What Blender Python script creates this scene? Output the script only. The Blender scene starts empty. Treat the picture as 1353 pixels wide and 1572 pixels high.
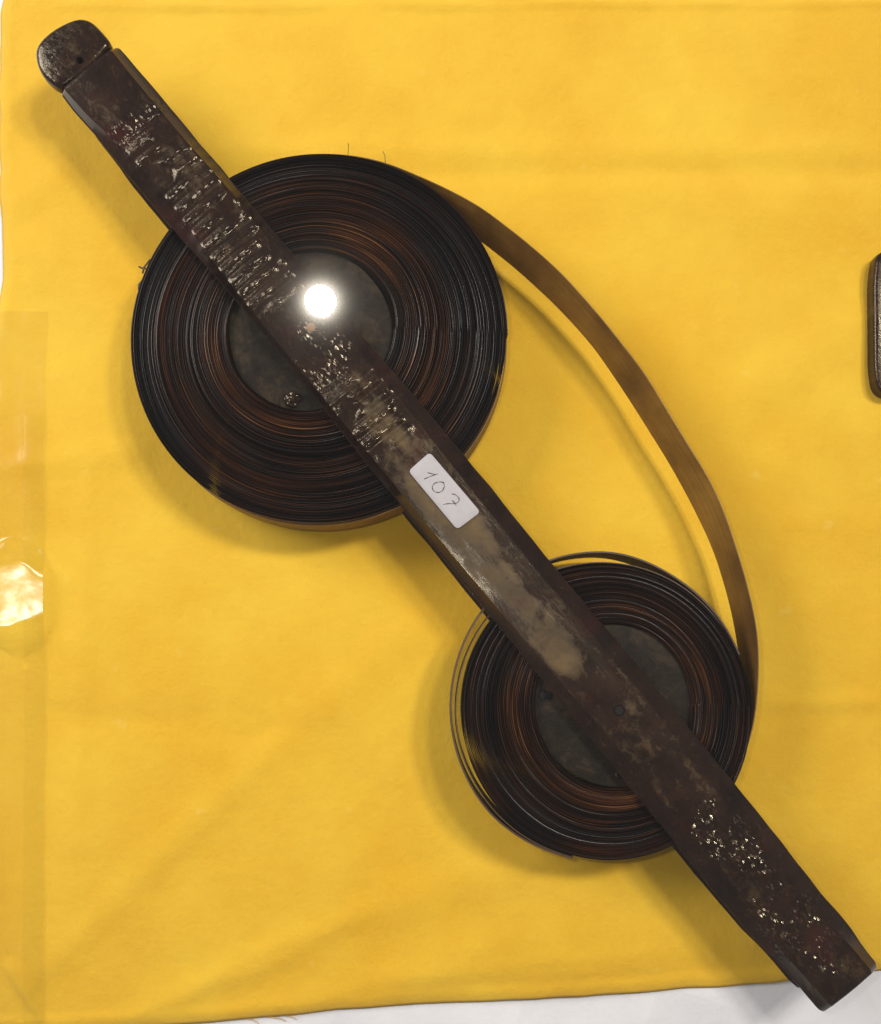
import bpy, bmesh, math, random
import numpy as np
from mathutils import Vector, noise
random.seed(7); rng = np.random.default_rng(7)
scn = bpy.context.scene
COL = scn.collection
# ------------------------------------------------------------------ camera (1 unit = 10 cm)
H = 6.0; TILT = math.radians(8.0); F = 1500.0; W0, H0 = 1353.0, 1572.0
cam_d = bpy.data.cameras.new('camera'); cam = bpy.data.objects.new('camera', cam_d); COL.objects.link(cam)
cam.location = (0, 0, H); cam.rotation_euler = (TILT, 0, 0)
cam_d.sensor_fit = 'HORIZONTAL'; cam_d.sensor_width = 36; cam_d.lens = 36 * F / W0
cam_d.clip_start = 0.02; cam_d.clip_end = 200
scn.camera = cam
ct, st = math.cos(TILT), math.sin(TILT)
def ray(px, py):
    dx = (px - W0 / 2) / F; dy = -(py - H0 / 2) / F
    return Vector((dx, dy * ct + st, dy * st - ct))
def up(px, py, z=0.0):
    d = ray(px, py); t = (z - H) / d.z
    return Vector((d.x * t, d.y * t, z))
PX = H / F                                     # size of one photo pixel on the table
# ------------------------------------------------------------------ world, lamps, exposure
w = bpy.data.worlds.new('World'); scn.world = w; w.use_nodes = True
bg = w.node_tree.nodes['Background']; bg.inputs[0].default_value = (1.0, 0.96, 0.92, 1); bg.inputs[1].default_value = 0.16
scn.view_settings.view_transform = 'Standard'; scn.view_settings.look = 'None'
scn.view_settings.exposure = 0.0; scn.view_settings.gamma = 1.0
def lamp(name, loc, target, power, size, color, shape='SQUARE', size_y=None):
    l = bpy.data.lights.new(name, 'AREA'); l.energy = power; l.shape = shape; l.size = size; l.color = color
    if size_y: l.size_y = size_y
    o = bpy.data.objects.new(name, l); COL.objects.link(o); o.location = loc
    o.rotation_euler = (Vector(target) - Vector(loc)).to_track_quat('-Z', 'Y').to_euler()
    return o
lamp('ceiling_lamp', (13.2, 9.3, 21.6), (0.0, 0.4, 0), 3000, 3.4, (1.0, 0.94, 0.85), 'RECTANGLE', 3.0)
lamp('ceiling_lamp', (8.0, 9.0, 21.6), (0, 0.4, 0), 1900, 3.4, (1.0, 0.94, 0.85), 'RECTANGLE', 2.6)
lamp('soft_fill_lamp', (-23.0, 13.0, 17.0), (0, 0.4, 0), 8800, 15.0, (1.0, 0.96, 0.90), 'RECTANGLE', 12.0)  # unseen soft fill lamp, added to lighten the shadows
FL = cam.matrix_basis @ Vector((-0.45, 0.30, 0.0))
cam_m = cam.rotation_euler.to_matrix()
FL = Vector(cam.location) + cam_m @ Vector((-0.45, 0.30, -0.02))
lamp('camera_flash', FL, FL + cam_m @ Vector((0.1, -0.1, -6)), 60, 0.215, (1.0, 0.97, 0.92), 'DISK')

# ------------------------------------------------------------------ helpers
def link_mesh(name, me, mat=None, parent=None, smooth=False):
    o = bpy.data.objects.new(name, me); COL.objects.link(o)
    if mat: me.materials.append(mat)
    if parent: o.parent = parent
    if smooth:
        for p in me.polygons: p.use_smooth = True
    return o
def mesh(name, v, f, mat=None, parent=None, smooth=False):
    me = bpy.data.meshes.new(name); me.from_pydata([tuple(a) for a in v], [], f); me.update()
    bm = bmesh.new(); bm.from_mesh(me); bmesh.ops.recalc_face_normals(bm, faces=bm.faces); bm.to_mesh(me); bm.free()
    return link_mesh(name, me, mat, parent, smooth)
def tag(o, label=None, cat=None, group=None, kind=None):
    if label: o['label'] = label
    if cat: o['category'] = cat
    if group: o['group'] = group
    if kind: o['kind'] = kind
    return o
class N:
    def __init__(s, name):
        s.m = bpy.data.materials.new(name); s.m.use_nodes = True; s.t = s.m.node_tree
        s.b = s.t.nodes['Principled BSDF']; s.out = s.t.nodes['Material Output']
    def n(s, typ, **kw):
        nd = s.t.nodes.new(typ)
        for k, v in kw.items():
            if hasattr(nd, k) and not k[0].isupper(): setattr(nd, k, v)
            else: nd.inputs[k.replace('_', ' ')].default_value = v
        return nd
    def l(s, a, b): s.t.links.new(a, b)
    def noise(s, vec, scale, detail=4, rough=.55, dist=0.0):
        nd = s.n('ShaderNodeTexNoise'); nd.inputs['Scale'].default_value = scale; nd.inputs['Detail'].default_value = detail
        nd.inputs['Roughness'].default_value = rough; nd.inputs['Distortion'].default_value = dist
        if vec: s.l(vec, nd.inputs['Vector'])
        return nd.outputs['Fac']
    def ramp(s, fac, stops):
        nd = s.n('ShaderNodeValToRGB'); e = nd.color_ramp.elements
        while len(e) < len(stops): e.new(0.5)
        for i, (p, c) in enumerate(stops):
            e[i].position = p
            e[i].color = (c, c, c, 1) if isinstance(c, (int, float)) else (*c, 1)
        s.l(fac, nd.inputs[0]); return nd.outputs[0]
    def mul(s, a, b, op='MULTIPLY'):
        nd = s.n('ShaderNodeMath'); nd.operation = op
        for i, x in enumerate((a, b)):
            if isinstance(x, (int, float)): nd.inputs[i].default_value = x
            else: s.l(x, nd.inputs[i])
        return nd.outputs[0]
    def mix(s, fac, a, b, mode='MIX'):
        nd = s.n('ShaderNodeMix'); nd.data_type = 'RGBA'; nd.blend_type = mode
        if isinstance(fac, (int, float)): nd.inputs[0].default_value = fac
        else: s.l(fac, nd.inputs[0])
        for i, x in ((6, a), (7, b)):
            if isinstance(x, tuple): nd.inputs[i].default_value = (*x, 1)
            else: s.l(x, nd.inputs[i])
        return nd.outputs[2]
    def mapping(s, vec, scale):
        nd = s.n('ShaderNodeMapping'); nd.inputs['Scale'].default_value = scale; s.l(vec, nd.inputs[0]); return nd.outputs[0]
    def bump(s, h, strength, dist, prev=None):
        nd = s.n('ShaderNodeBump'); nd.inputs['Strength'].default_value = strength; nd.inputs['Distance'].default_value = dist
        s.l(h, nd.inputs['Height'])
        if prev: s.l(prev, nd.inputs['Normal'])
        return nd.outputs[0]
    def coord(s, which='Object'): return s.n('ShaderNodeTexCoord').outputs[which]
    def attr(s, name): nd = s.n('ShaderNodeAttribute'); nd.attribute_name = name; return nd

# ------------------------------------------------------------------ materials
def m_cloth():
    k = N('yellow_cotton'); co = k.coord()
    big = k.noise(co, 0.9, 4, .6)
    c = k.mix(k.ramp(big, [(.35, 0.0), (.68, 1.0)]), (0.80, 0.440, 0.013), (0.88, 0.560, 0.036))
    fine = k.noise(co, 45, 3, .7)
    c = k.mix(k.mul(k.ramp(fine, [(.3, 0.0), (.7, 1.0)]), .22), c, (0.90, 0.60, 0.050))
    sp = k.noise(co, 6.0, 2, .5)
    c = k.mix(k.mul(k.ramp(sp, [(.70, 0.0), (.78, 1.0)]), .25), c, (0.90, 0.66, 0.16))
    k.l(c, k.b.inputs['Base Color']); k.b.inputs['Roughness'].default_value = .72
    k.b.inputs['Specular IOR Level'].default_value = .3
    k.b.inputs['Sheen Weight'].default_value = .12
    wx = k.n('ShaderNodeTexWave'); wx.bands_direction = 'X'; wx.inputs['Scale'].default_value = 60; wx.inputs['Distortion'].default_value = .6; k.l(co, wx.inputs[0])
    wy = k.n('ShaderNodeTexWave'); wy.bands_direction = 'Y'; wy.inputs['Scale'].default_value = 60; wy.inputs['Distortion'].default_value = .6; k.l(co, wy.inputs[0])
    h = k.mul(wx.outputs['Fac'], wy.outputs['Fac'], 'ADD')
    b1 = k.bump(h, .4, .005); b2 = k.bump(k.noise(co, 3.0, 5, .6), .5, .03, b1)
    b3 = k.bump(k.noise(co, 16, 5, .7), .35, .012, b2)
    k.l(b3, k.b.inputs['Normal']); return k.m
def m_white():
    k = N('white_satin'); co = k.coord()
    k.l(k.ramp(k.noise(co, 2, 4), [(.3, (.72, .72, .77)), (.7, (.82, .82, .86))]), k.b.inputs['Base Color'])
    k.b.inputs['Roughness'].default_value = .5
    v = k.n('ShaderNodeTexVoronoi'); v.inputs['Scale'].default_value = 1.6; k.l(co, v.inputs['Vector'])
    b = k.bump(v.outputs['Distance'], .5, .08)
    k.l(k.bump(k.noise(co, 30, 3), .2, .01, b), k.b.inputs['Normal']); return k.m
def m_bar(name='lacquered_wood', sparkle=True):
    k = N(name); uv = k.coord('UV')                       # u along the bar in units, v across
    zone = k.attr('wear')                                  # worn, bare wood
    zr = k.attr('rough')                                   # chipped lacquer
    grain = k.noise(k.mapping(uv, (2.0, 22, 1)), 1.2, 5, .6, .3)
    mott = k.noise(uv, 4.5, 6, .65, .4)
    dark = k.mix(k.ramp(mott, [(.35, 0.0), (.7, 1.0)]), (.0070, .0028, .0036), (.027, .012, .008))
    dark = k.mix(k.mul(k.ramp(grain, [(.45, 0.0), (.75, 1.0)]), .5), dark, (.016, .012, .011))
    tan = k.mix(k.ramp(mott, [(.3, 0.0), (.62, 1.0)]), (.036, .021, .013), (.115, .074, .032))
    brk = k.mul(k.mul(k.noise(k.mapping(uv, (1, 1.3, 1)), 13, 6, .7, .6), -.5, 'ADD'), 1.5)
    zf = k.ramp(k.mul(zone.outputs['Fac'], brk, 'ADD'), [(.12, 0.0), (.50, .5), (.95, 1.0)])
    c = k.mix(zf, dark, tan)
    rus = k.ramp(k.noise(uv, 2.6, 3), [(.56, 0.0), (.70, 1.0)])
    c = k.mix(k.mul(rus, .5), c, (.045, .009, .010))
    k.l(c, k.b.inputs['Base Color'])
    rr = k.mix(zf, (.22, .22, .22), (.60, .60, .60))
    k.l(rr, k.b.inputs['Roughness']); k.b.inputs['Specular IOR Level'].default_value = .45; k.b.inputs['Specular Tint'].default_value = (1, .86, .62, 1)
    def facets(amount):
        vo = k.n('ShaderNodeTexVoronoi'); vo.voronoi_dimensions = '2D'; vo.inputs['Scale'].default_value = 1.0
        k.l(k.mix(k.attr('streak').outputs['Fac'], k.mapping(uv, (55, 105, 1)), k.mapping(uv, (130, 48, 1))), vo.inputs['Vector'])
        d = k.n('ShaderNodeVectorMath'); d.operation = 'SUBTRACT'; k.l(vo.outputs['Color'], d.inputs[0]); d.inputs[1].default_value = (.5, .5, .5)
        m = k.n('ShaderNodeVectorMath'); m.operation = 'SCALE'; k.l(d.outputs[0], m.inputs[0]); m.inputs['Scale'].default_value = amount
        return m.outputs[0]
    wv = k.n('ShaderNodeTexWave'); wv.bands_direction = 'X'; wv.inputs['Scale'].default_value = 3.4; wv.inputs['Distortion'].default_value = 1.6
    wv.inputs['Detail'].default_value = 2; wv.inputs['Detail Scale'].default_value = 1.3; k.l(k.mapping(uv, (1, .35, 1)), wv.inputs['Vector'])
    cross = k.mul(k.ramp(wv.outputs['Fac'], [(.60, 0.0), (.82, 1.0)]), k.ramp(k.noise(uv, 7, 3), [(.40, 0.0), (.47, 1.0)]))
    blot = k.ramp(k.noise(k.mapping(uv, (1, 1, 1)), 6.0, 4, .65, .5), [(.37, 0.0), (.43, 1.0)])
    sc = k.attr('streak'); msk = k.mix(sc.outputs['Fac'], blot, cross)
    msk = k.mul(zr.outputs['Fac'], msk)
    fv = facets(.74)
    sm = k.n('ShaderNodeVectorMath'); sm.operation = 'SCALE'; k.l(fv, sm.inputs[0]); k.l(msk, sm.inputs['Scale'])
    b1 = k.bump(k.mul(k.mul(wv.outputs['Fac'], sc.outputs['Fac']), zr.outputs['Fac']), .9, .014)
    b2 = k.bump(k.noise(k.mapping(uv, (1.5, 6, 1)), 7, 4), .22, .006, b1)
    ad = k.n('ShaderNodeVectorMath'); ad.operation = 'ADD'; k.l(b2, ad.inputs[0]); k.l(sm.outputs[0], ad.inputs[1])
    nm = k.n('ShaderNodeVectorMath'); nm.operation = 'NORMALIZE'; k.l(ad.outputs[0], nm.inputs[0])
    k.l(nm.outputs[0], k.b.inputs['Normal'])
    rr2 = k.mix(msk, rr, (.17, .17, .17)); k.l(rr2, k.b.inputs['Roughness'])
    return k.m
def m_leaf_edges():
    k = N('leaf_edges'); a = k.attr('tone'); co = k.coord()
    c = k.ramp(a.outputs['Fac'], [(0.0, (.003, .0025, .003)), (.35, (.010, .005, .004)), (.55, (.034, .011, .005)), (.80, (.075, .025, .008)), (1.0, (.15, .062, .018))])
    cool = k.ramp(k.noise(co, 3.0, 4, .6), [(.48, 0.0), (.66, 1.0)])
    c = k.mix(k.mul(cool, .55), c, k.mix(a.outputs['Fac'], (.006, .006, .008), (.030, .030, .030)))
    k.l(c, k.b.inputs['Base Color']); k.b.inputs['Roughness'].default_value = .34
    k.b.inputs['Specular IOR Level'].default_value = .32
    k.l(k.bump(k.noise(co, 40, 3), .3, .004), k.b.inputs['Normal'])
    return k.m
def m_strip():
    k = N('palm_leaf'); uv = k.coord('UV')
    n1 = k.noise(k.mapping(uv, (1.2, 1, 1)), 1.7, 5, .6, .2)
    c = k.ramp(n1, [(.32, (.085, .038, .008)), (.5, (.20, .095, .014)), (.70, (.31, .165, .028))])
    g = k.noise(k.mapping(uv, (.6, 40, 1)), 1.5, 3)
    c = k.mix(k.mul(k.ramp(g, [(.4, 0.0), (.7, 1.0)]), .35), c, (.045, .022, .008))
    k.l(c, k.b.inputs['Base Color']); k.b.inputs['Roughness'].default_value = .5
    k.l(k.bump(g, .25, .004), k.b.inputs['Normal'])
    return k.m
def m_core():
    k = N('grey_core_wood'); co = k.coord()
    c = k.ramp(k.noise(co, 5, 7, .75, .8), [(.32, (.006, .004, .003)), (.48, (.016, .012, .008)), (.58, (.034, .024, .014)), (.72, (.060, .040, .020))])
    k.l(c, k.b.inputs['Base Color']); k.b.inputs['Roughness'].default_value = .6; k.b.inputs['Specular IOR Level'].default_value = .12
    k.l(k.bump(k.noise(co, 50, 4), .4, .005), k.b.inputs['Normal']); return k.m
def m_plain(name, col, rough=.5):
    k = N(name); co = k.coord()
    c = k.mix(k.mul(k.noise(co, 20, 4), .5), col, tuple(x * .6 for x in col))
    k.l(c, k.b.inputs['Base Color']); k.b.inputs['Roughness'].default_value = rough
    k.l(k.bump(k.noise(co, 60, 3), .2, .003), k.b.inputs['Normal']); return k.m
def m_glass(name, tint=(1, 1, 1), gl=1.0, haze=.09, bumpy=False):
    k = N(name); k.t.nodes.remove(k.b)
    tr = k.n('ShaderNodeBsdfTransparent'); tr.inputs[0].default_value = (*tint, 1)
    sh = k.n('ShaderNodeBsdfGlossy'); sh.inputs['Roughness'].default_value = .0 if not bumpy else .17
    so = k.n('ShaderNodeBsdfGlossy'); so.inputs['Roughness'].default_value = .10 if not bumpy else .30
    so.inputs['Color'].default_value = (1.0, .93, .8, 1)
    g = k.n('ShaderNodeMixShader'); g.inputs[0].default_value = haze; k.l(sh.outputs[0], g.inputs[1]); k.l(so.outputs[0], g.inputs[2])
    fr = k.n('ShaderNodeFresnel'); k.l(k.mul(k.mul(k.n('ShaderNodeNewGeometry').outputs['Backfacing'], -.76), 1.45, 'ADD'), fr.inputs[0])
    mx = k.n('ShaderNodeMixShader'); k.l(k.mul(fr.outputs[0], gl), mx.inputs[0]); k.l(tr.outputs[0], mx.inputs[1]); k.l(g.outputs[0], mx.inputs[2])
    if bumpy:
        b = k.bump(k.noise(k.coord(), 5, 3, .5), .10, .02)
        for q in (sh, so): k.l(b, q.inputs['Normal'])
    k.l(mx.outputs[0], k.out.inputs['Surface']); return k.m
M_CLOTH, M_WHITE, M_BAR, M_EDGE, M_STRIP, M_CORE = m_cloth(), m_white(), m_bar(), m_leaf_edges(), m_strip(), m_core()
M_PIN = m_plain('pin_wood', (.22, .12, .05)); M_PIN2 = m_plain('dark_pin_wood', (.006, .004, .003), .9)
M_PAPER = m_plain('label_paper', (.50, .48, .505), .6); M_INK = m_plain('ink', (.035, .018, .03), .5)
M_FIBRE = m_plain('fibre', (.08, .045, .015)); M_HOLE = m_plain('hole_black', (.003, .003, .003), .9)  # near-black colour for hole insides and the notch patch
M_GLASS = m_glass('clear_glass'); M_PLAST = m_glass('clear_plastic', (.985, .985, .94), 1.3, .2, True)
M_TURN = m_plain('dark_leaf', (.075, .036, .013))
M_THREAD = m_plain('yellow_thread', (.75, .42, .04))

# ------------------------------------------------------------------ setting: table surface
tb = bpy.data.meshes.new('table_surface')
nx = 120; vv = []; ff = []
for j in range(nx + 1):
    for i in range(nx + 1):
        x = -7 + 14 * i / nx; y = -6 + 14 * j / nx
        vv.append((x, y, -0.02 + .015 * noise.noise(Vector((x * 1.3, y * 1.3, 3)))))
for j in range(nx):
    for i in range(nx):
        a = j * (nx + 1) + i; ff.append((a, a + 1, a + nx + 2, a + nx + 1))
tag(mesh('table_surface', vv, ff, M_WHITE, None, True), kind='structure', label='white satin table covering under the yellow cloth')

# ------------------------------------------------------------------ yellow cloth
LX = ([-400, 0, 20, 150, 300, 345, 380, 430, 470, 520, 700, 1600], [4, 7, 3, 0, 1, 4, 6, 6, 0, -15, -70, -140])
BY = ([-200, 280, 466, 522, 641, 700, 772, 893, 965, 1038, 1183, 1351, 1900], [1592, 1572, 1555, 1549, 1540, 1538, 1535, 1529, 1524, 1518, 1508, 1489, 1440])
CREASE = [  # (x0,y0,x1,y1,width px,height units)
    (60, 1500, 440, 1130, 24, .009), (440, 1130, 640, 960, 36, .007), (160, 1580, 560, 1400, 20, .011), (560, 1400, 900, 1300, 34, .009),
    (330, 1580, 760, 1455, 30, .012), (760, 1455, 1300, 1440, 40, .010), (300, 232, 1400, 238, 22, .011), (300, 275, 1500, 262, 20, -.008), (90, 13, 1400, 9, 5, .010),
    (850, 290, 1353, 330, 45, .010), (1353, 470, 1130, 620, 40, .010), (1180, 1080, 1353, 1075, 14, .007),
    (0, 330, 120, 260, 30, .01), (0, 720, 230, 690, 22, .008), (80, 1100, 500, 1120, 26, -.008), (60, 380, 230, 560, 40, .012),
    (1180, 700, 1353, 830, 30, .01), (560, 60, 720, 190, 30, .008), (1050, 20, 1180, 170, 40, .009), (500, 1140, 700, 1400, 40, -.008),
    (600, 1500, 1000, 1470, 20, .008), (140, 720, 120, 1300, 18, .006), (20, 1480, 70, 1572, 9, .012)]
def cloth_z(px, py):
    z = .012 + .022 * noise.noise(Vector((px / 260, py / 260, 0))) + .006 * noise.noise(Vector((px / 90, py / 90, 5)))
    for x0, y0, x1, y1, wd, h in CREASE:
        dx, dy = x1 - x0, y1 - y0; L2 = dx * dx + dy * dy
        t = ((px - x0) * dx + (py - y0) * dy) / L2; tc = min(1, max(0, t))
        wob = 8 * noise.noise(Vector((px / 120, py / 120, wd)))
        d = math.hypot(px - x0 - tc * dx, py - y0 - tc * dy) + wob
        if abs(d) < 3 * wd:
            end = min(1, max(0, min((t + .15), (1.15 - t)) / .25))
            z += 1.6 * h * math.exp(-(d / wd) ** 2) * end
    return z
nu, nv = 330, 380; vv = []; ff = []
for j in range(nv + 1):
    for i in range(nu + 1):
        u = i / nu; v = j / nv
        px0 = -100 + u * 1900; by = np.interp(px0, *BY)
        wav = 2.0 * noise.noise(Vector((px0 / 60, 0, 9)))
        py = -400 + v * (by + wav + 400)
        lx = np.interp(py, *LX) + 2.5 * noise.noise(Vector((py / 40, 1, 2)))
        px = lx + u * (1800 - lx)
        by = np.interp(px, *BY) + 2.0 * noise.noise(Vector((px / 60, 0, 9)))
        py = -400 + v * (by + 400)
        z = cloth_z(px, py)
        edge = min((1 - v) * (by + 400), u * 1800) / 26
        if edge < 1: z = z * edge + (1 - edge) * (-.002) + .012 * math.sin(edge * math.pi)
        p = up(px, py, 0); vv.append((p.x, p.y, max(z, -.004)))
for j in range(nv):
    for i in range(nu):
        a = j * (nu + 1) + i; ff.append((a, a + 1, a + nu + 2, a + nu + 1))
cloth = mesh('yellow_cloth', vv, ff, M_CLOTH, None, True)
so = cloth.modifiers.new('thickness', 'SOLIDIFY'); so.thickness = .008; so.offset = -1
tag(cloth, 'bright yellow cotton cloth spread under the palm leaf manuscript', 'cloth')
def strand(name, pts, r, mat, parent, sides=5):
    v = []; f = []
    for i, p in enumerate(pts):
        a = Vector(pts[min(i + 1, len(pts) - 1)]) - Vector(pts[max(i - 1, 0)]); a.normalize()
        s = a.cross(Vector((0, 0, 1)))
        s = s.normalized() if s.length > 1e-4 else Vector((1, 0, 0))
        t = s.cross(a)
        for k in range(sides):
            q = 2 * math.pi * k / sides
            v.append(Vector(p) + r * (math.cos(q) * s + math.sin(q) * t))
    for i in range(len(pts) - 1):
        for k in range(sides):
            f.append((i * sides + k, i * sides + (k + 1) % sides, (i + 1) * sides + (k + 1) % sides, (i + 1) * sides + k))
    f.append(tuple(range(sides))); f.append(tuple(range(len(v) - sides, len(v))))
    return mesh(name, v, f, mat, parent, True)
for (x, y, dx, dy) in ((372, 1560, 26, 14), (400, 1558, 40, 12), (432, 1556, 24, 12)):
    strand('loose_thread', [up(x + dx * t, y + dy * t * t + 2 * math.sin(5 * t), .004) for t in np.linspace(0, 1, 8)], .0020, M_THREAD, cloth)

# ------------------------------------------------------------------ clear plastic strip along the left edge
vv = []; ff = []; ni, nj = 60, 500
for j in range(nj + 1):
    py = 480 + 1220 * j / nj
    for i in range(ni + 1):
        px = -160 + (74 + 4 * noise.noise(Vector((py / 90, 0, 1))) + 160) * i / ni
        z = max(cloth_z(px, py), 0) + .014 + .008 * noise.noise(Vector((px / 30, py / 50, 4)))
        d = math.hypot((px - 28) / 62, (py - 915) / 66) + .22 * noise.noise(Vector((px / 30, py / 30, 8)))
        win = max(0, min(1, 1.6 * (1.35 - d))) ** 2 * (3 - 2 * max(0, min(1, 1.6 * (1.35 - d)))) 
        z = z * (1 - win) + win * (.150 - .394 * (px - 28) * PX - .028 * (py - 915) * PX + .00025 * ((px - 28) ** 2 + (py - 915) ** 2) * PX + .0015 * noise.noise(Vector((px / 20, py / 24, 1))))  # raised facet, added and tilted to mirror the flash as a glare spot
        p = up(px, py, 0); vv.append((p.x, p.y, z))
for j in range(nj):
    for i in range(ni):
        a = j * (ni + 1) + i; ff.append((a, a + 1, a + ni + 2, a + ni + 1))
pl = mesh('plastic_strip', vv, ff, M_PLAST, None, True)
tag(pl, 'clear crinkled plastic strip lying on the cloth along the left edge', 'plastic strip')
v2 = []; f2 = []
for j in range(nj + 1):
    py = 640 + 1060 * j / nj
    for k, ox in enumerate((42, 50, 66, 73)):
        px = ox + 3 * noise.noise(Vector((py / 90, 0, 1)))
        z = max(cloth_z(px, py), 0) + .040 + (0.006 if k in (1, 2) else 0) + .004 * noise.noise(Vector((px / 30, py / 50, 4)))
        p = up(px, py, 0); v2.append((p.x, p.y, z))
for j in range(nj):
    for i in range(3):
        a = j * 4 + i; f2.append((a, a + 1, a + 5, a + 4))
M_HEM = m_glass('plastic_hem', (.98, .98, .92), .3, .8, True)
mesh('folded_hem', v2, f2, M_HEM, pl, True)

# ------------------------------------------------------------------ the manuscript
Z0, ZT = .40, .50                       # upper bar
ms = bpy.data.objects.new('palm_leaf_manuscript', None); COL.objects.link(ms)
tag(ms, 'old palm leaf strip manuscript wound on two reels between dark lacquered wooden bars, numbered 107', 'manuscript')
A = np.array([110., 85.]); U = np.array([1183., 1438.]); U /= np.linalg.norm(U); NR = np.array([U[1], -U[0]])
RO = [(181,70),(200,90),(250,150),(353,273),(533,487),(644,615),(720,705),(798,802),(841,856),(945,980),(1059,1117),(1125,1197),(1173,1257),(1217,1313),(1269,1379),(1311,1428),(1341,1472)]
RI = [(180,88),(193,105),(283,213),(360,300),(433,393),(455,424),(522,504),(566,557),(622,622),(666,678),(740,772),(826,878),(899,960),(955,1029),(984,1062),(1039,1135),(1115,1230),(1170,1293),(1206,1340),(1242,1387),(1280,1425),(1316,1463),(1332,1483)]
LO = [(88,138),(116,172),(153,215),(210,284),(260,345),(350,446),(470,592),(560,708),(624,786),(664,834),(744,934),(874,1094),(1033,1288),(1094,1366),(1175,1460),(1212,1496),(1249,1540)]
LI = [(96,134),(135,178),(187,225),(233,277),(276,330),(320,392),(363,447),(409,505),(478,588),(524,645),(590,725),(650,798),(710,870),(765,935),(827,1008),(899,1091),(995,1203),(1035,1253),(1082,1308),(1134,1375),(1184,1440),(1214,1476),(1247,1512),(1262,1528)]
def so_(pts):
    q = [((np.array(p) - A) @ U, (np.array(p) - A) @ NR) for p in pts]; q.sort()
    return np.array(q)
TR = [so_(t) for t in (LO, LI, RI, RO)]
S0, S1 = 27.0, 1874.0; NS = 760
S = np.linspace(S0, S1, NS)   # stations along the bar, in photo pixels
def smooth(a, n):
    k = np.hanning(n); k /= k.sum(); p = np.pad(a, n // 2, mode='edge'); return np.convolve(p, k, 'valid')[:len(a)]
OFF = [smooth(np.interp(S, t[:, 0], t[:, 1]), 23) for t in TR]
def zone(s, a, b, f=60):
    return max(0, min(1, (s - a) / f)) * max(0, min(1, (b - s) / f))
def make_bar(name, z0, zt, detail):
    th = zt - z0; v = []; f = []; uv = []; wear = []; rough = []; streak = []
    NT = 22 if detail else 4; step = 1 if detail else 8
    idx = list(range(0 if detail else 6, NS, step))
    if idx[-1] != NS - 1: idx.append(NS - 1)
    rings = []
    for n_, i in enumerate(idx):
        s = S[i]; lo, li, ri, ro = (o[i] for o in OFF)
        e = min(s - S0, 7) / 7; e2 = min(S1 - s, 14) / 14
        sh = (1 - e) * 4 + (1 - e2) ** 2 * 5; dz = (1 - math.sqrt(max(0, e * (2 - e)))) * .028 + (1 - math.sqrt(max(0, e2 * (2 - e2)))) * .030
        if not detail: lo += 9 * max(0, 1 - (s - S0) / 130)
        lo += sh; li += sh * .7; ri -= sh * .7; ro -= sh
        wz = 1.5 * noise.noise(Vector((s / 45, 1, 0))); lo += wz; ro += 1.5 * noise.noise(Vector((s / 50, 4, 0)))
        prof = [(lo + 5, 0, 0), (lo, .18, 0), (lo, .30, 0), (lo + 2, .36, 0)]
        for k in range(NT + 1): t = k / NT; prof.append((li + (ri - li) * t, 1, t))
        prof += [(ro - 2, .36, 0), (ro, .30, 0), (ro, .18, 0), (ro - 5, 0, 0)]
        for k, (o, h, t) in enumerate(prof):
            px, py = A + U * s + NR * o
            p = up(px, py, .46 if h < 1 else .50)
            z = z0 + th * h
            top = h == 1
            r_ = 0; w_ = 0
            if top:
                z += .006 * math.sin(math.pi * t) ** 1.3 - dz
                c1 = zone(s, 170, 520); c2 = zone(s, 500, 800); c3 = zone(s, 1490, 1850, 40); c4 = zone(s, 120, 200, 30)
                tt = abs(t - .5) * 2
                wn = noise.noise(Vector((s / 95, o / 42, 8))) + .5 * noise.noise(Vector((s / 32, o / 18, 2)))
                w_ = max(0, min(1, .70 * zone(s, 690, 1270, 90) * max(0, 1 - max(0, abs(t - .42) * 2 - .35) * 2.0) + wn * .9 - .12)) if 600 < s < 1330 else 0
                w_ += .35 * zone(s, 1240, 1420) * max(0, wn + .3)
                w_ = max(w_, .04 + .22 * max(0, min(1, wn * 1.6 + .1))) * min(1, 7 * (1 - tt))
                patch = max(0, min(1, 2.6 * (noise.noise(Vector((s / 52, o / 34, 3))) + .30)))
                r_ = patch * max(1.0 * c1, 1.0 * c2, 1.0 * c3, .8 * c4)
                r_ = max(0, min(1, 2 * r_)) * (1 if tt < .95 else .4)
                if detail:
                    z += (.0012 * c1) * math.sin(s / 3.9 + .03 * o + 3 * noise.noise(Vector((s / 70, 0, 0)))) * patch
                    z += (.0010 * max(c2, c3, c1)) * noise.noise(Vector((s / 11, o / 11, 7)))
                    if 560 < s < 1450: z += .003 * noise.noise(Vector((s / 60, o / 25, 6)))
                    if 690 < s < 880: z -= 0
            else:
                z -= dz * h * 1.2
                r_ = 0
            v.append((p.x, p.y, z)); uv.append((s * PX, o * PX)); wear.append(w_); rough.append(r_); streak.append(max(zone(s, 150, 520, 30), zone(s, 640, 800, 30)))
    m = len(prof)
    for a in range(len(idx) - 1):
        for k in range(m):
            b = (k + 1) % m
            f.append((a * m + k, a * m + b, (a + 1) * m + b, (a + 1) * m + k))
    f.append(tuple(range(m))); f.append(tuple(range(len(v) - m, len(v))))
    o = mesh(name, v, f, M_BAR, ms, True); me = o.data
    for nm, arr in (('wear', wear), ('rough', rough), ('streak', streak)):
        at = me.attributes.new(nm, 'FLOAT', 'POINT'); at.data.foreach_set('value', arr)
    ul = me.uv_layers.new(name='UVMap')
    vi = np.empty(len(me.loops), dtype=np.int32); me.loops.foreach_get('vertex_index', vi)
    ul.data.foreach_set('uv', np.array(uv, dtype=np.float32)[vi].ravel())
    try: me.set_sharp_from_angle(angle=math.radians(24))
    except Exception: pass
    return o
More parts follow.
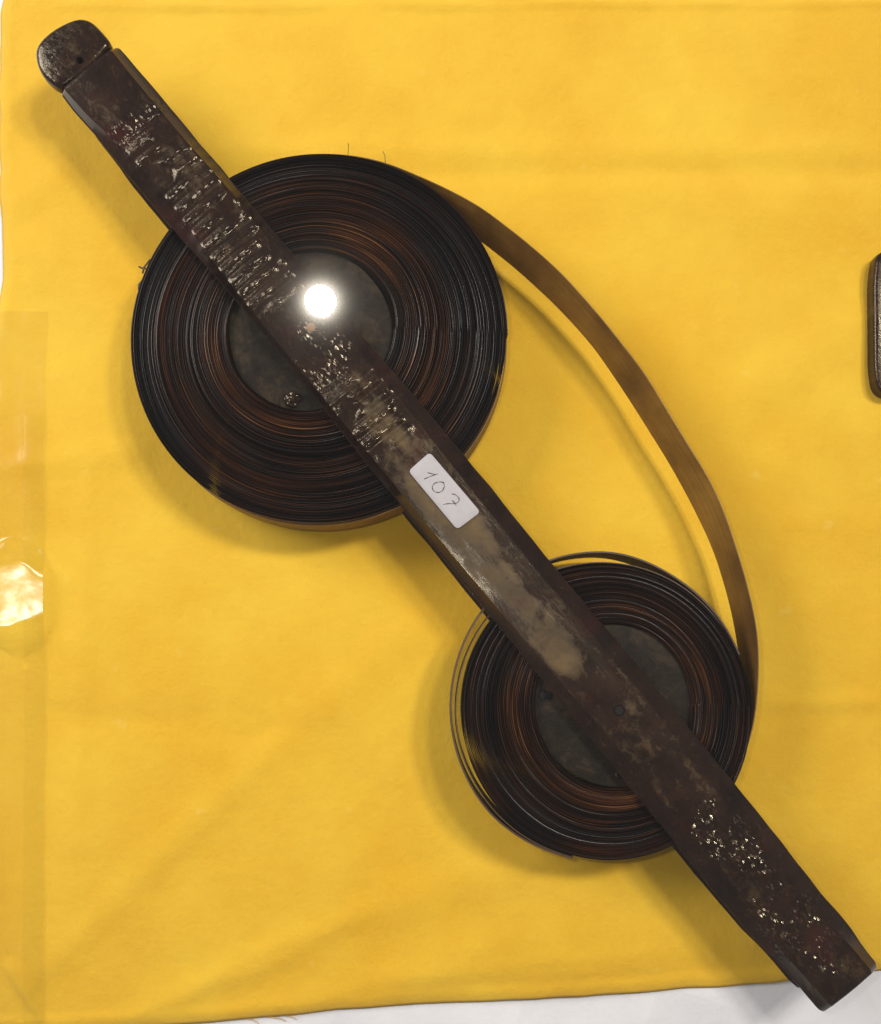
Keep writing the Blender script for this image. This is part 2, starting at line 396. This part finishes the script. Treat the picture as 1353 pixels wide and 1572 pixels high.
bar = make_bar('upper_bar', Z0, ZT, True); low = make_bar('lower_bar', .035, .115, False)

def slab(name, pts, z0, z1, bev, mat, parent, dome=0.0, rough=.15, ring=3):
    """solid with the outline pts (world x, y), rounded upper edge"""
    c = sum((Vector((p[0], p[1], 0)) for p in pts), Vector()) / len(pts)
    n = len(pts); v = []; f = []
    lev = [(0, z0, 0)]
    for k in range(ring + 1):
        a = math.pi / 2 * k / ring; lev.append((bev * (1 - math.cos(a)), z1 - bev * .9 * (1 - math.sin(a)), 0))
    for ins, z, _ in lev:
        for p in pts:
            d = Vector((c.x - p[0], c.y - p[1], 0)); L = d.length; d = d / L
            v.append((p[0] + d.x * ins, p[1] + d.y * ins, z))
    for q in (.7, .4, .15):
        base = v[-n:] if q == .7 else v[len(lev) * n - n:len(lev) * n]
        for p in base: v.append((c.x + (p[0] - c.x) * q, c.y + (p[1] - c.y) * q, z1 + dome * (1 - q * q)))
    L = len(v) // n
    for a in range(L - 1):
        for k in range(n):
            b = (k + 1) % n; f.append((a * n + k, a * n + b, (a + 1) * n + b, (a + 1) * n + k))
    f.append(tuple(range(n))[::-1]); f.append(tuple(range(len(v) - n, len(v))))
    o = mesh(name, v, f, mat, parent, True); me = o.data
    me.attributes.new('rough', 'FLOAT', 'POINT').data.foreach_set('value', [rough] * len(v))
    me.attributes.new('wear', 'FLOAT', 'POINT').data.foreach_set('value', [0.12 + .2 * max(0, noise.noise(Vector((x * 6, y * 6, 1)))) for x, y, z in v])
    ul = me.uv_layers.new(name='UVMap')
    for lp in me.loops: q = me.vertices[lp.vertex_index].co; ul.data[lp.index].uv = (q.x * .635 - q.y * .772, q.x * .772 + q.y * .635)
    try: me.set_sharp_from_angle(angle=math.radians(50))
    except Exception: pass
    return o
def dense(pts, n):
    P = np.array([tuple(p)[:2] for p in pts] + [tuple(pts[0])[:2]]); d = np.r_[0, np.cumsum(np.linalg.norm(np.diff(P, axis=0), axis=1))]
    t = np.linspace(0, d[-1], n, endpoint=False)
    return [(np.interp(a, d, P[:, 0]), np.interp(a, d, P[:, 1])) for a in t]
def smooth_poly(pts, n, k=5):
    P = np.array(dense(pts, n)); Q = P.copy()
    for _ in range(k): Q = (np.roll(Q, 1, 0) + 2 * Q + np.roll(Q, -1, 0)) / 4
    return [tuple(q) for q in Q]
TAB = [(91,139),(80,130),(68,121),(58,103),(54,82),(58,70),(70,56),(88,43),(108,33),(125,28),(142,33),(158,50),(173,68),(150,95),(120,120)]
def cut_hole(o, px, py, r, z0, z1):
    c = up(px, py, .487 if o.name.startswith('end') else .507)
    bpyc = bpy.data.meshes.new('cut'); bm = bmesh.new()
    bmesh.ops.create_cone(bm, cap_ends=True, segments=18, radius1=r * .8, radius2=r, depth=z1 - z0)
    bm.to_mesh(bpyc); bm.free(); bpyc.materials.append(M_HOLE)
    co = bpy.data.objects.new('cut', bpyc); COL.objects.link(co); co.location = (c.x, c.y, (z0 + z1) / 2)
    md = o.modifiers.new('hole', 'BOOLEAN'); md.operation = 'DIFFERENCE'; md.object = co; md.solver = 'EXACT'
    try: md.material_mode = 'TRANSFER'
    except Exception: pass
    bpy.context.view_layer.update()
    ev = o.evaluated_get(bpy.context.evaluated_depsgraph_get())
    nm = bpy.data.meshes.new_from_object(ev, preserve_all_data_layers=True, depsgraph=bpy.context.evaluated_depsgraph_get())
    o.modifiers.clear(); old = o.data; o.data = nm; bpy.data.objects.remove(co)
tab_w = [up(x, y, .46) for x, y in TAB]
tab = slab('end_tab', smooth_poly(tab_w, 60, 3), Z0 + .005, ZT - .018, .035, M_BAR, bar, .006)
cut_hole(tab, 122, 92, .026, .42, .55)
cut_hole(bar, 951, 1091, .036, .478, .56)

# number label
LC = [(627, 723), (660, 694), (738, 786), (702, 813)]
def round_quad(q, r, n=6):
    out = []
    for i in range(4):
        p0, p, p1 = (np.array(q[(i + k) % 4], float) for k in (-1, 0, 1))
        a = p + (p0 - p) / np.linalg.norm(p0 - p) * r; b = p + (p1 - p) / np.linalg.norm(p1 - p) * r
        for t in np.linspace(0, 1, n): out.append((1 - t) ** 2 * a + 2 * t * (1 - t) * p + t * t * b)
    return out
ZL = .5150
lab = slab('number_label', [up(x, y, ZL) for x, y in round_quad(LC, 7)], ZL - .009, ZL, .002, M_PAPER, ms, 0, ring=2)
lab['label'] = 'white rounded paper label with handwritten number 107'
def stroke(name, pts, wd=1.5):
    pts = [(560 + x / 4.51, 640 + y / 4.51) for x, y in pts]
    P = np.array(pts); d = np.r_[0, np.cumsum(np.linalg.norm(np.diff(P, axis=0), axis=1))]
    t = np.linspace(0, d[-1], max(8, int(d[-1] / 1.2))); Q = np.c_[np.interp(t, d, P[:, 0]), np.interp(t, d, P[:, 1])]
    for _ in range(3): Q[1:-1] = (Q[:-2] + 2 * Q[1:-1] + Q[2:]) / 4
    v = []; f = []
    for i in range(len(Q)):
        a = Q[min(i + 1, len(Q) - 1)] - Q[max(i - 1, 0)]; a /= np.linalg.norm(a); nn = np.array([-a[1], a[0]])
        ww = wd * (.75 + .25 * math.sin(i * .7)) / 2
        for sg in (-1, 1): v.append(up(*(Q[i] + sg * nn * ww), ZL + .0012))
    for i in range(len(Q) - 1): f.append((2 * i, 2 * i + 1, 2 * i + 3, 2 * i + 2))
    return v, f
def digit(strokes):
    V = []; Fc = []
    for z_, s in enumerate(strokes):
        v, f = stroke('digit', s); b = len(V)
        V += [(p.x, p.y, p.z + z_ * .0004) for p in v]; Fc += [tuple(i + b for i in q) for q in f]
    o = mesh('digit', V, Fc, M_INK, lab)
    md = o.modifiers.new('ink', 'SOLIDIFY'); md.thickness = .0006; return o
digit([[(412, 430), (455, 412), (482, 401), (508, 395)], [(436, 386), (462, 392), (490, 398)]])
digit([[(548, 456), (530, 449), (500, 452), (478, 464), (467, 482), (470, 504), (488, 520), (512, 525), (536, 514), (550, 492), (552, 468), (544, 450)]])
digit([[(604, 532), (630, 538), (652, 558), (657, 576), (645, 594), (620, 601), (580, 600), (543, 606)], [(606, 578), (622, 592), (634, 613)]])

# ------------------------------------------------------------------ reels
ZB, ZR = .135, .385                    # underside and top of the rolls
def reel(cx, cy, rout_px, rin_px, ex, turns, loose, seed, bias, pin_px, pin_mat):
    r = bpy.data.objects.new('reel', None); COL.objects.link(r); r.parent = ms
    c = up(cx, cy, ZR); r.location = c
    sc = (up(cx + 50, cy, ZR) - up(cx - 50, cy, ZR)).length / 100
    R1, R0 = rout_px * sc, rin_px * sc
    SEG = 150; g = np.random.default_rng(seed)
    thick = g.uniform(.45, 1.7, turns); tlt = g.normal(0, .0035, turns + 1); thick = thick / thick.sum() * (R1 - R0); rad = np.r_[R0, R0 + np.cumsum(thick)]
    hz = g.normal(0, .005, turns + 1) + .013 * np.sin(np.linspace(0, 17, turns + 1) + seed); tone = g.uniform(0, 1, turns + 6); tone = np.clip(.5 + 1.5 * (.45 * tone[:-4] + .35 * tone[1:-3] + .2 * tone[3:-1] - .5), 0, 1)
    ecc = Vector((ex[0], ex[1], 0)) * sc
    v = []; f = []; tn = []
    tot = turns * SEG
    for i in range(tot + 1):
        a = i / SEG; th = 2 * math.pi * a; k = min(int(a), turns - 1); fr = a - k
        rr = rad[k] + (rad[k + 1] - rad[k]) * fr
        q = (rr - R0) / (R1 - R0)
        rr += (1 - q) * .012 * math.sin(2 * th + seed) + .0035 * noise.noise(Vector((math.cos(th) * 2.5, math.sin(th) * 2.5, rr * 22 + seed))) * (1 - q ** 3)
        wdt = (rad[k + 1] - rad[k]) * (.62 + .22 * noise.noise(Vector((math.cos(th) * 2, math.sin(th) * 2, k * 1.7))))
        h = hz[k] * (1 - fr) + hz[k + 1] * fr + .007 * noise.noise(Vector((math.cos(th) * 1.4, math.sin(th) * 1.4, k * .35 + seed)))
        if q > .97: h *= .3
        cxy = ecc * (1 - q)
        ca, sa = math.cos(th), -math.sin(th)
        for (dr, z) in ((-wdt / 2, ZB - ZR), (-wdt / 2, h - .002 - tlt[k]), (-wdt / 5, h - .4 * tlt[k]), (wdt / 3.5, h + .6 * tlt[k]), (wdt / 2, h - .002 + tlt[k]), (wdt / 2, ZB - ZR)):
            v.append((cxy.x + (rr + dr) * ca, cxy.y + (rr + dr) * sa, z))
        T = .5 * tone[k] + .42 * (noise.noise(Vector((ca * 2.2, sa * 2.2, k * .9 + seed))) + .5) + .35 * noise.noise(Vector((ca * 1.1, sa * 1.1, q * 4 + seed)))
        T += bias * (1 - q) - .22 * max(0, q - .75) * 4 * .5
        tn += [max(0, min(1, T - .08))] * 6
    for i in range(tot):
        for k in range(5):
            f.append((i * 6 + k, i * 6 + k + 1, i * 6 + k + 7, i * 6 + k + 6))
    f.append(tuple(range(6))); f.append(tuple(range(len(v) - 6, len(v))))
    wv = mesh('wound_leaf', v, f, M_EDGE, r, False)
    wv.data.attributes.new('tone', 'FLOAT', 'POINT').data.foreach_set('value', tn)
    # core disc
    n = 96; rc = R0 + .003
    pts = [(ecc.x + (rc + .006 * math.sin(3 * a + seed) + .004 * math.sin(7 * a)) * math.cos(a), ecc.y + (rc + .006 * math.sin(3 * a + seed)) * math.sin(a)) for a in np.linspace(0, 2 * math.pi, n, endpoint=False)]
    co = slab('core', pts, ZB - ZR, -.030, .008, M_CORE, r, .004)
    # axle through the bars
    p = up(*pin_px, .5)
    bm = bmesh.new(); bmesh.ops.create_cone(bm, cap_ends=True, segments=24, radius1=pin_px[2] if len(pin_px) > 2 else .03, radius2=.027, depth=.48)
    bmesh.ops.bevel(bm, geom=[e for e in bm.edges if all(vv_.co.z > 0 for vv_ in e.verts)], offset=.004, segments=2, affect='EDGES')
    me = bpy.data.meshes.new('axle_pin'); bm.to_mesh(me); bm.free()
    ax = link_mesh('axle_pin', me, pin_mat, r); return r, ax, sc, c
def place_pin(ax, r, px, py, ztop):
    p = up(px, py, ztop); ax.location = Vector((p.x, p.y, ztop - .24)) - r.location
r1, ax1, sc1, c1 = reel(490, 513, 289, 126, (-14, 8), 84, None, 3, .12, (478, 502), M_PIN)
r1.scale = (1, 1.018, 1)
place_pin(ax1, r1, 477, 502, .5115)
r2, ax2, sc2, c2 = reel(931, 1090, 223, 123, (12, 7), 58, None, 11, .24, (952, 1092), M_PIN2)
place_pin(ax2, r2, 951, 1091, .5045)
r1['label'] = 'larger roll of dark palm leaf strip'; r2['label'] = 'smaller roll of brown palm leaf strip'
# small pieces on the cores
def bit(cx, cy, n, r, parent, mat, zb, name, hgt=.03, seed=1):
    g = random.Random(seed); p0 = up(cx, cy, zb)
    pts = []
    for k in range(n):
        a = 2 * math.pi * k / n; q = r * PX * (1 + .35 * noise.noise(Vector((math.cos(a) * 1.5, math.sin(a) * 1.5, seed)))); pts.append((p0.x + q * math.cos(a) * 1.2 - parent.location.x, p0.y + q * math.sin(a) - parent.location.y))
    return slab(name, pts, zb - parent.location.z - .02, zb + hgt - parent.location.z, .012, mat, parent, .012, rough=1.0)
bit(449, 611, 28, 11, r1, M_BAR, .355, 'glint_lump', .022, 3)  # shiny lump shaped to give the glitter at the core's rim
bit(948, 1191, 20, 4, r2, M_BAR, .355, 'glint_lump', .012, 5)  # tiny lump added to give a glint on the smaller core
cores = [o for o in r2.children if o.name.startswith('core')]
# notch in the smaller core: its darkness is a raised near-black patch
bit(836, 1068, 24, 10, r2, M_HOLE, .352, 'notch_patch', .006, 9)
# loose outer turn of the smaller reel and loose leaf edges
def ribbon(name, top, bot, mat, parent, th=.006, n=140, loc=None):
    def res(P):
        P = np.array([tuple(p) for p in P]); d = np.r_[0, np.cumsum(np.linalg.norm(np.diff(P, axis=0), axis=1))]
        t = np.linspace(0, d[-1], n); Q = np.stack([np.interp(t, d, P[:, i]) for i in range(3)], 1)
        for _ in range(12): Q[1:-1] = (Q[:-2] + 2 * Q[1:-1] + Q[2:]) / 4
        return Q
    T, B = res(top), res(bot); v = []; f = []; uv = []
    off = np.array(loc if loc is not None else (0, 0, 0)); m = 6; s = 0
    for i in range(n):
        if i: s += np.linalg.norm(T[i] - T[i - 1])
        tg = T[min(i + 1, n - 1)] - T[max(i - 1, 0)]; wv = T[i] - B[i]
        nn = np.cross(tg, wv); nn /= np.linalg.norm(nn) + 1e-9
        for sd in (-.5, .5):
            for k in (range(m) if sd < 0 else range(m - 1, -1, -1)):
                t = k / (m - 1); cup = .012 * (4 * t * (1 - t)) * (1 if name == 'free_strip' else .3)
                wob = .010 * noise.noise(Vector((s * 1.6, t * 1.2, 3))) if name == 'free_strip' else 0
                v.append(B[i] + wv * t + nn * (sd * th + cup + wob) - off); uv.append((s, t * .28))
    M2 = 2 * m
    for i in range(n - 1):
        for k in range(M2):
            b = (k + 1) % M2; f.append((i * M2 + k, i * M2 + b, (i + 1) * M2 + b, (i + 1) * M2 + k))
    f.append(tuple(range(M2))); f.append(tuple(range(len(v) - M2, len(v))))
    o = mesh(name, v, f, mat, parent, True); me = o.data
    ul = me.uv_layers.new(name='UVMap'); vi = np.empty(len(me.loops), dtype=np.int32); me.loops.foreach_get('vertex_index', vi)
    ul.data.foreach_set('uv', np.array(uv, dtype=np.float32)[vi].ravel())
    try: me.set_sharp_from_angle(angle=math.radians(50))
    except Exception: pass
    return o
OUT = [(672,282),(736,315),(797,363),(862,419),(922,484),(992,575),(1043,661),(1095,748),(1121,813),(1143,880),(1155,928),(1164,980),(1165,1035),(1159,1107),(1145,1159),(1120,1203)]
INN = [(712,350),(732,365),(792,410),(853,467),(914,536),(974,622),(1022,700),(1061,770),(1095,839),(1111,892),(1125,940),(1133,988),(1140,1040),(1139,1090),(1128,1140),(1104,1185)]
def polar(c, r, d, z, ys=1): a = math.radians(d); return Vector((c.x + r * math.cos(a), c.y + ys * r * math.sin(a), z))
DG = range(128, 58, -4)
ribbon('free_strip', [polar(c1, (290.5 + max(0, (90 - a) / 8)) * sc1, a, .383, 1.018) for a in DG] + [up(x, y, .385) for x, y in OUT],
       [polar(c1, 289 * sc1, a, .14, 1.018) for a in range(128, 48, -4)] + [up(x, y, .12) for x, y in INN], M_STRIP, ms)
# loose turn: counter-clockwise from the right side over the top and down the left
degs = list(range(22, 262, 6))
rad = np.interp(degs, [22, 60, 85, 110, 140, 165, 190, 220, 245, 262], [225, 233, 244, 246, 243, 240, 239, 237, 229, 225])
ribbon('loose_turn', [polar(c2, r_ * sc2, d, .378) for r_, d in zip(rad, degs)], [polar(c2, (r_ - 1) * sc2, d, .11) for r_, d in zip(rad, degs)], M_TURN, r2, .010, 160, r2.location)
rad = np.interp(degs, [22, 60, 110, 165, 190, 230, 262], [224, 227, 229, 231, 232, 229, 224])
ribbon('loose_turn', [polar(c2, r_ * sc2, d, .37) for r_, d in zip(rad, degs)], [polar(c2, (r_ - 1) * sc2, d, .11) for r_, d in zip(rad, degs)], M_TURN, r2, .006, 160, r2.location)
degs = list(range(-150, 20, 5)); rad = np.interp(degs, [-150, -132, -45, 8, 20], [287, 290, 291.5, 290, 287])
ribbon('loose_turn', [polar(c1, r_ * sc1 - .004, d, .345 - .2 * min(1, max(0, abs(d + 62) - 62) / 12)) for r_, d in zip(rad, degs)], [polar(c1, (r_ + .5) * sc1, d, .125) for r_, d in zip(rad, degs)], M_STRIP, r1, .006, 100, r1.location)
for pts in ([(534, 249), (535, 232), (535, 225)], [(592, 262), (591, 243), (588, 237)], [(232, 415), (217, 413), (213, 411)], [(231, 400), (221, 412), (219, 421)], 
            [(222, 428), (213, 438), (213, 446)]):
    strand('leaf_fibre', [up(x, y, .38) - r1.location for x, y in pts], .0022 if pts[0][0] > 240 else .006, M_FIBRE, r1)

# ------------------------------------------------------------------ second object at the right edge
q = [(1343, 386), (1351, 383), (1470, 383), (1480, 395), (1480, 595), (1470, 607), (1353, 607), (1343, 596), (1339, 560), (1338, 430)]
ob = slab('wooden_block', smooth_poly([up(x + 4, y, .13) for x, y in dense(q, 80)], 90, 3), .03, .13, .03, M_BAR, None, .01, rough=.03)
tag(ob, 'dark brown lacquered wooden block cut off by the right edge of the picture', 'wooden block')

# ------------------------------------------------------------------ sloping glass cover of the showcase
d = ray(492, 462).normalized(); Fv = Vector(cam.location) + d * 7.0
nrm = (FL - Fv).normalized(); mid = (FL + Fv) / 2
tx = Vector((1, 0, 0)); tx = (tx - nrm * tx.dot(nrm)).normalized(); ty = nrm.cross(tx)
v = []
for s_ in (0, -.04):
    for a, b in ((-6, -5.0), (6, -5.0), (6, 6), (-6, 6)): v.append(mid + tx * a + ty * b + nrm * s_)
gl = mesh('glass_cover', v, [(0, 1, 2, 3), (7, 6, 5, 4), (0, 4, 5, 1), (1, 5, 6, 2), (2, 6, 7, 3), (3, 7, 4, 0)], M_GLASS)
tag(gl, 'clear sloping glass cover over the display reflecting a camera flash', 'glass cover')
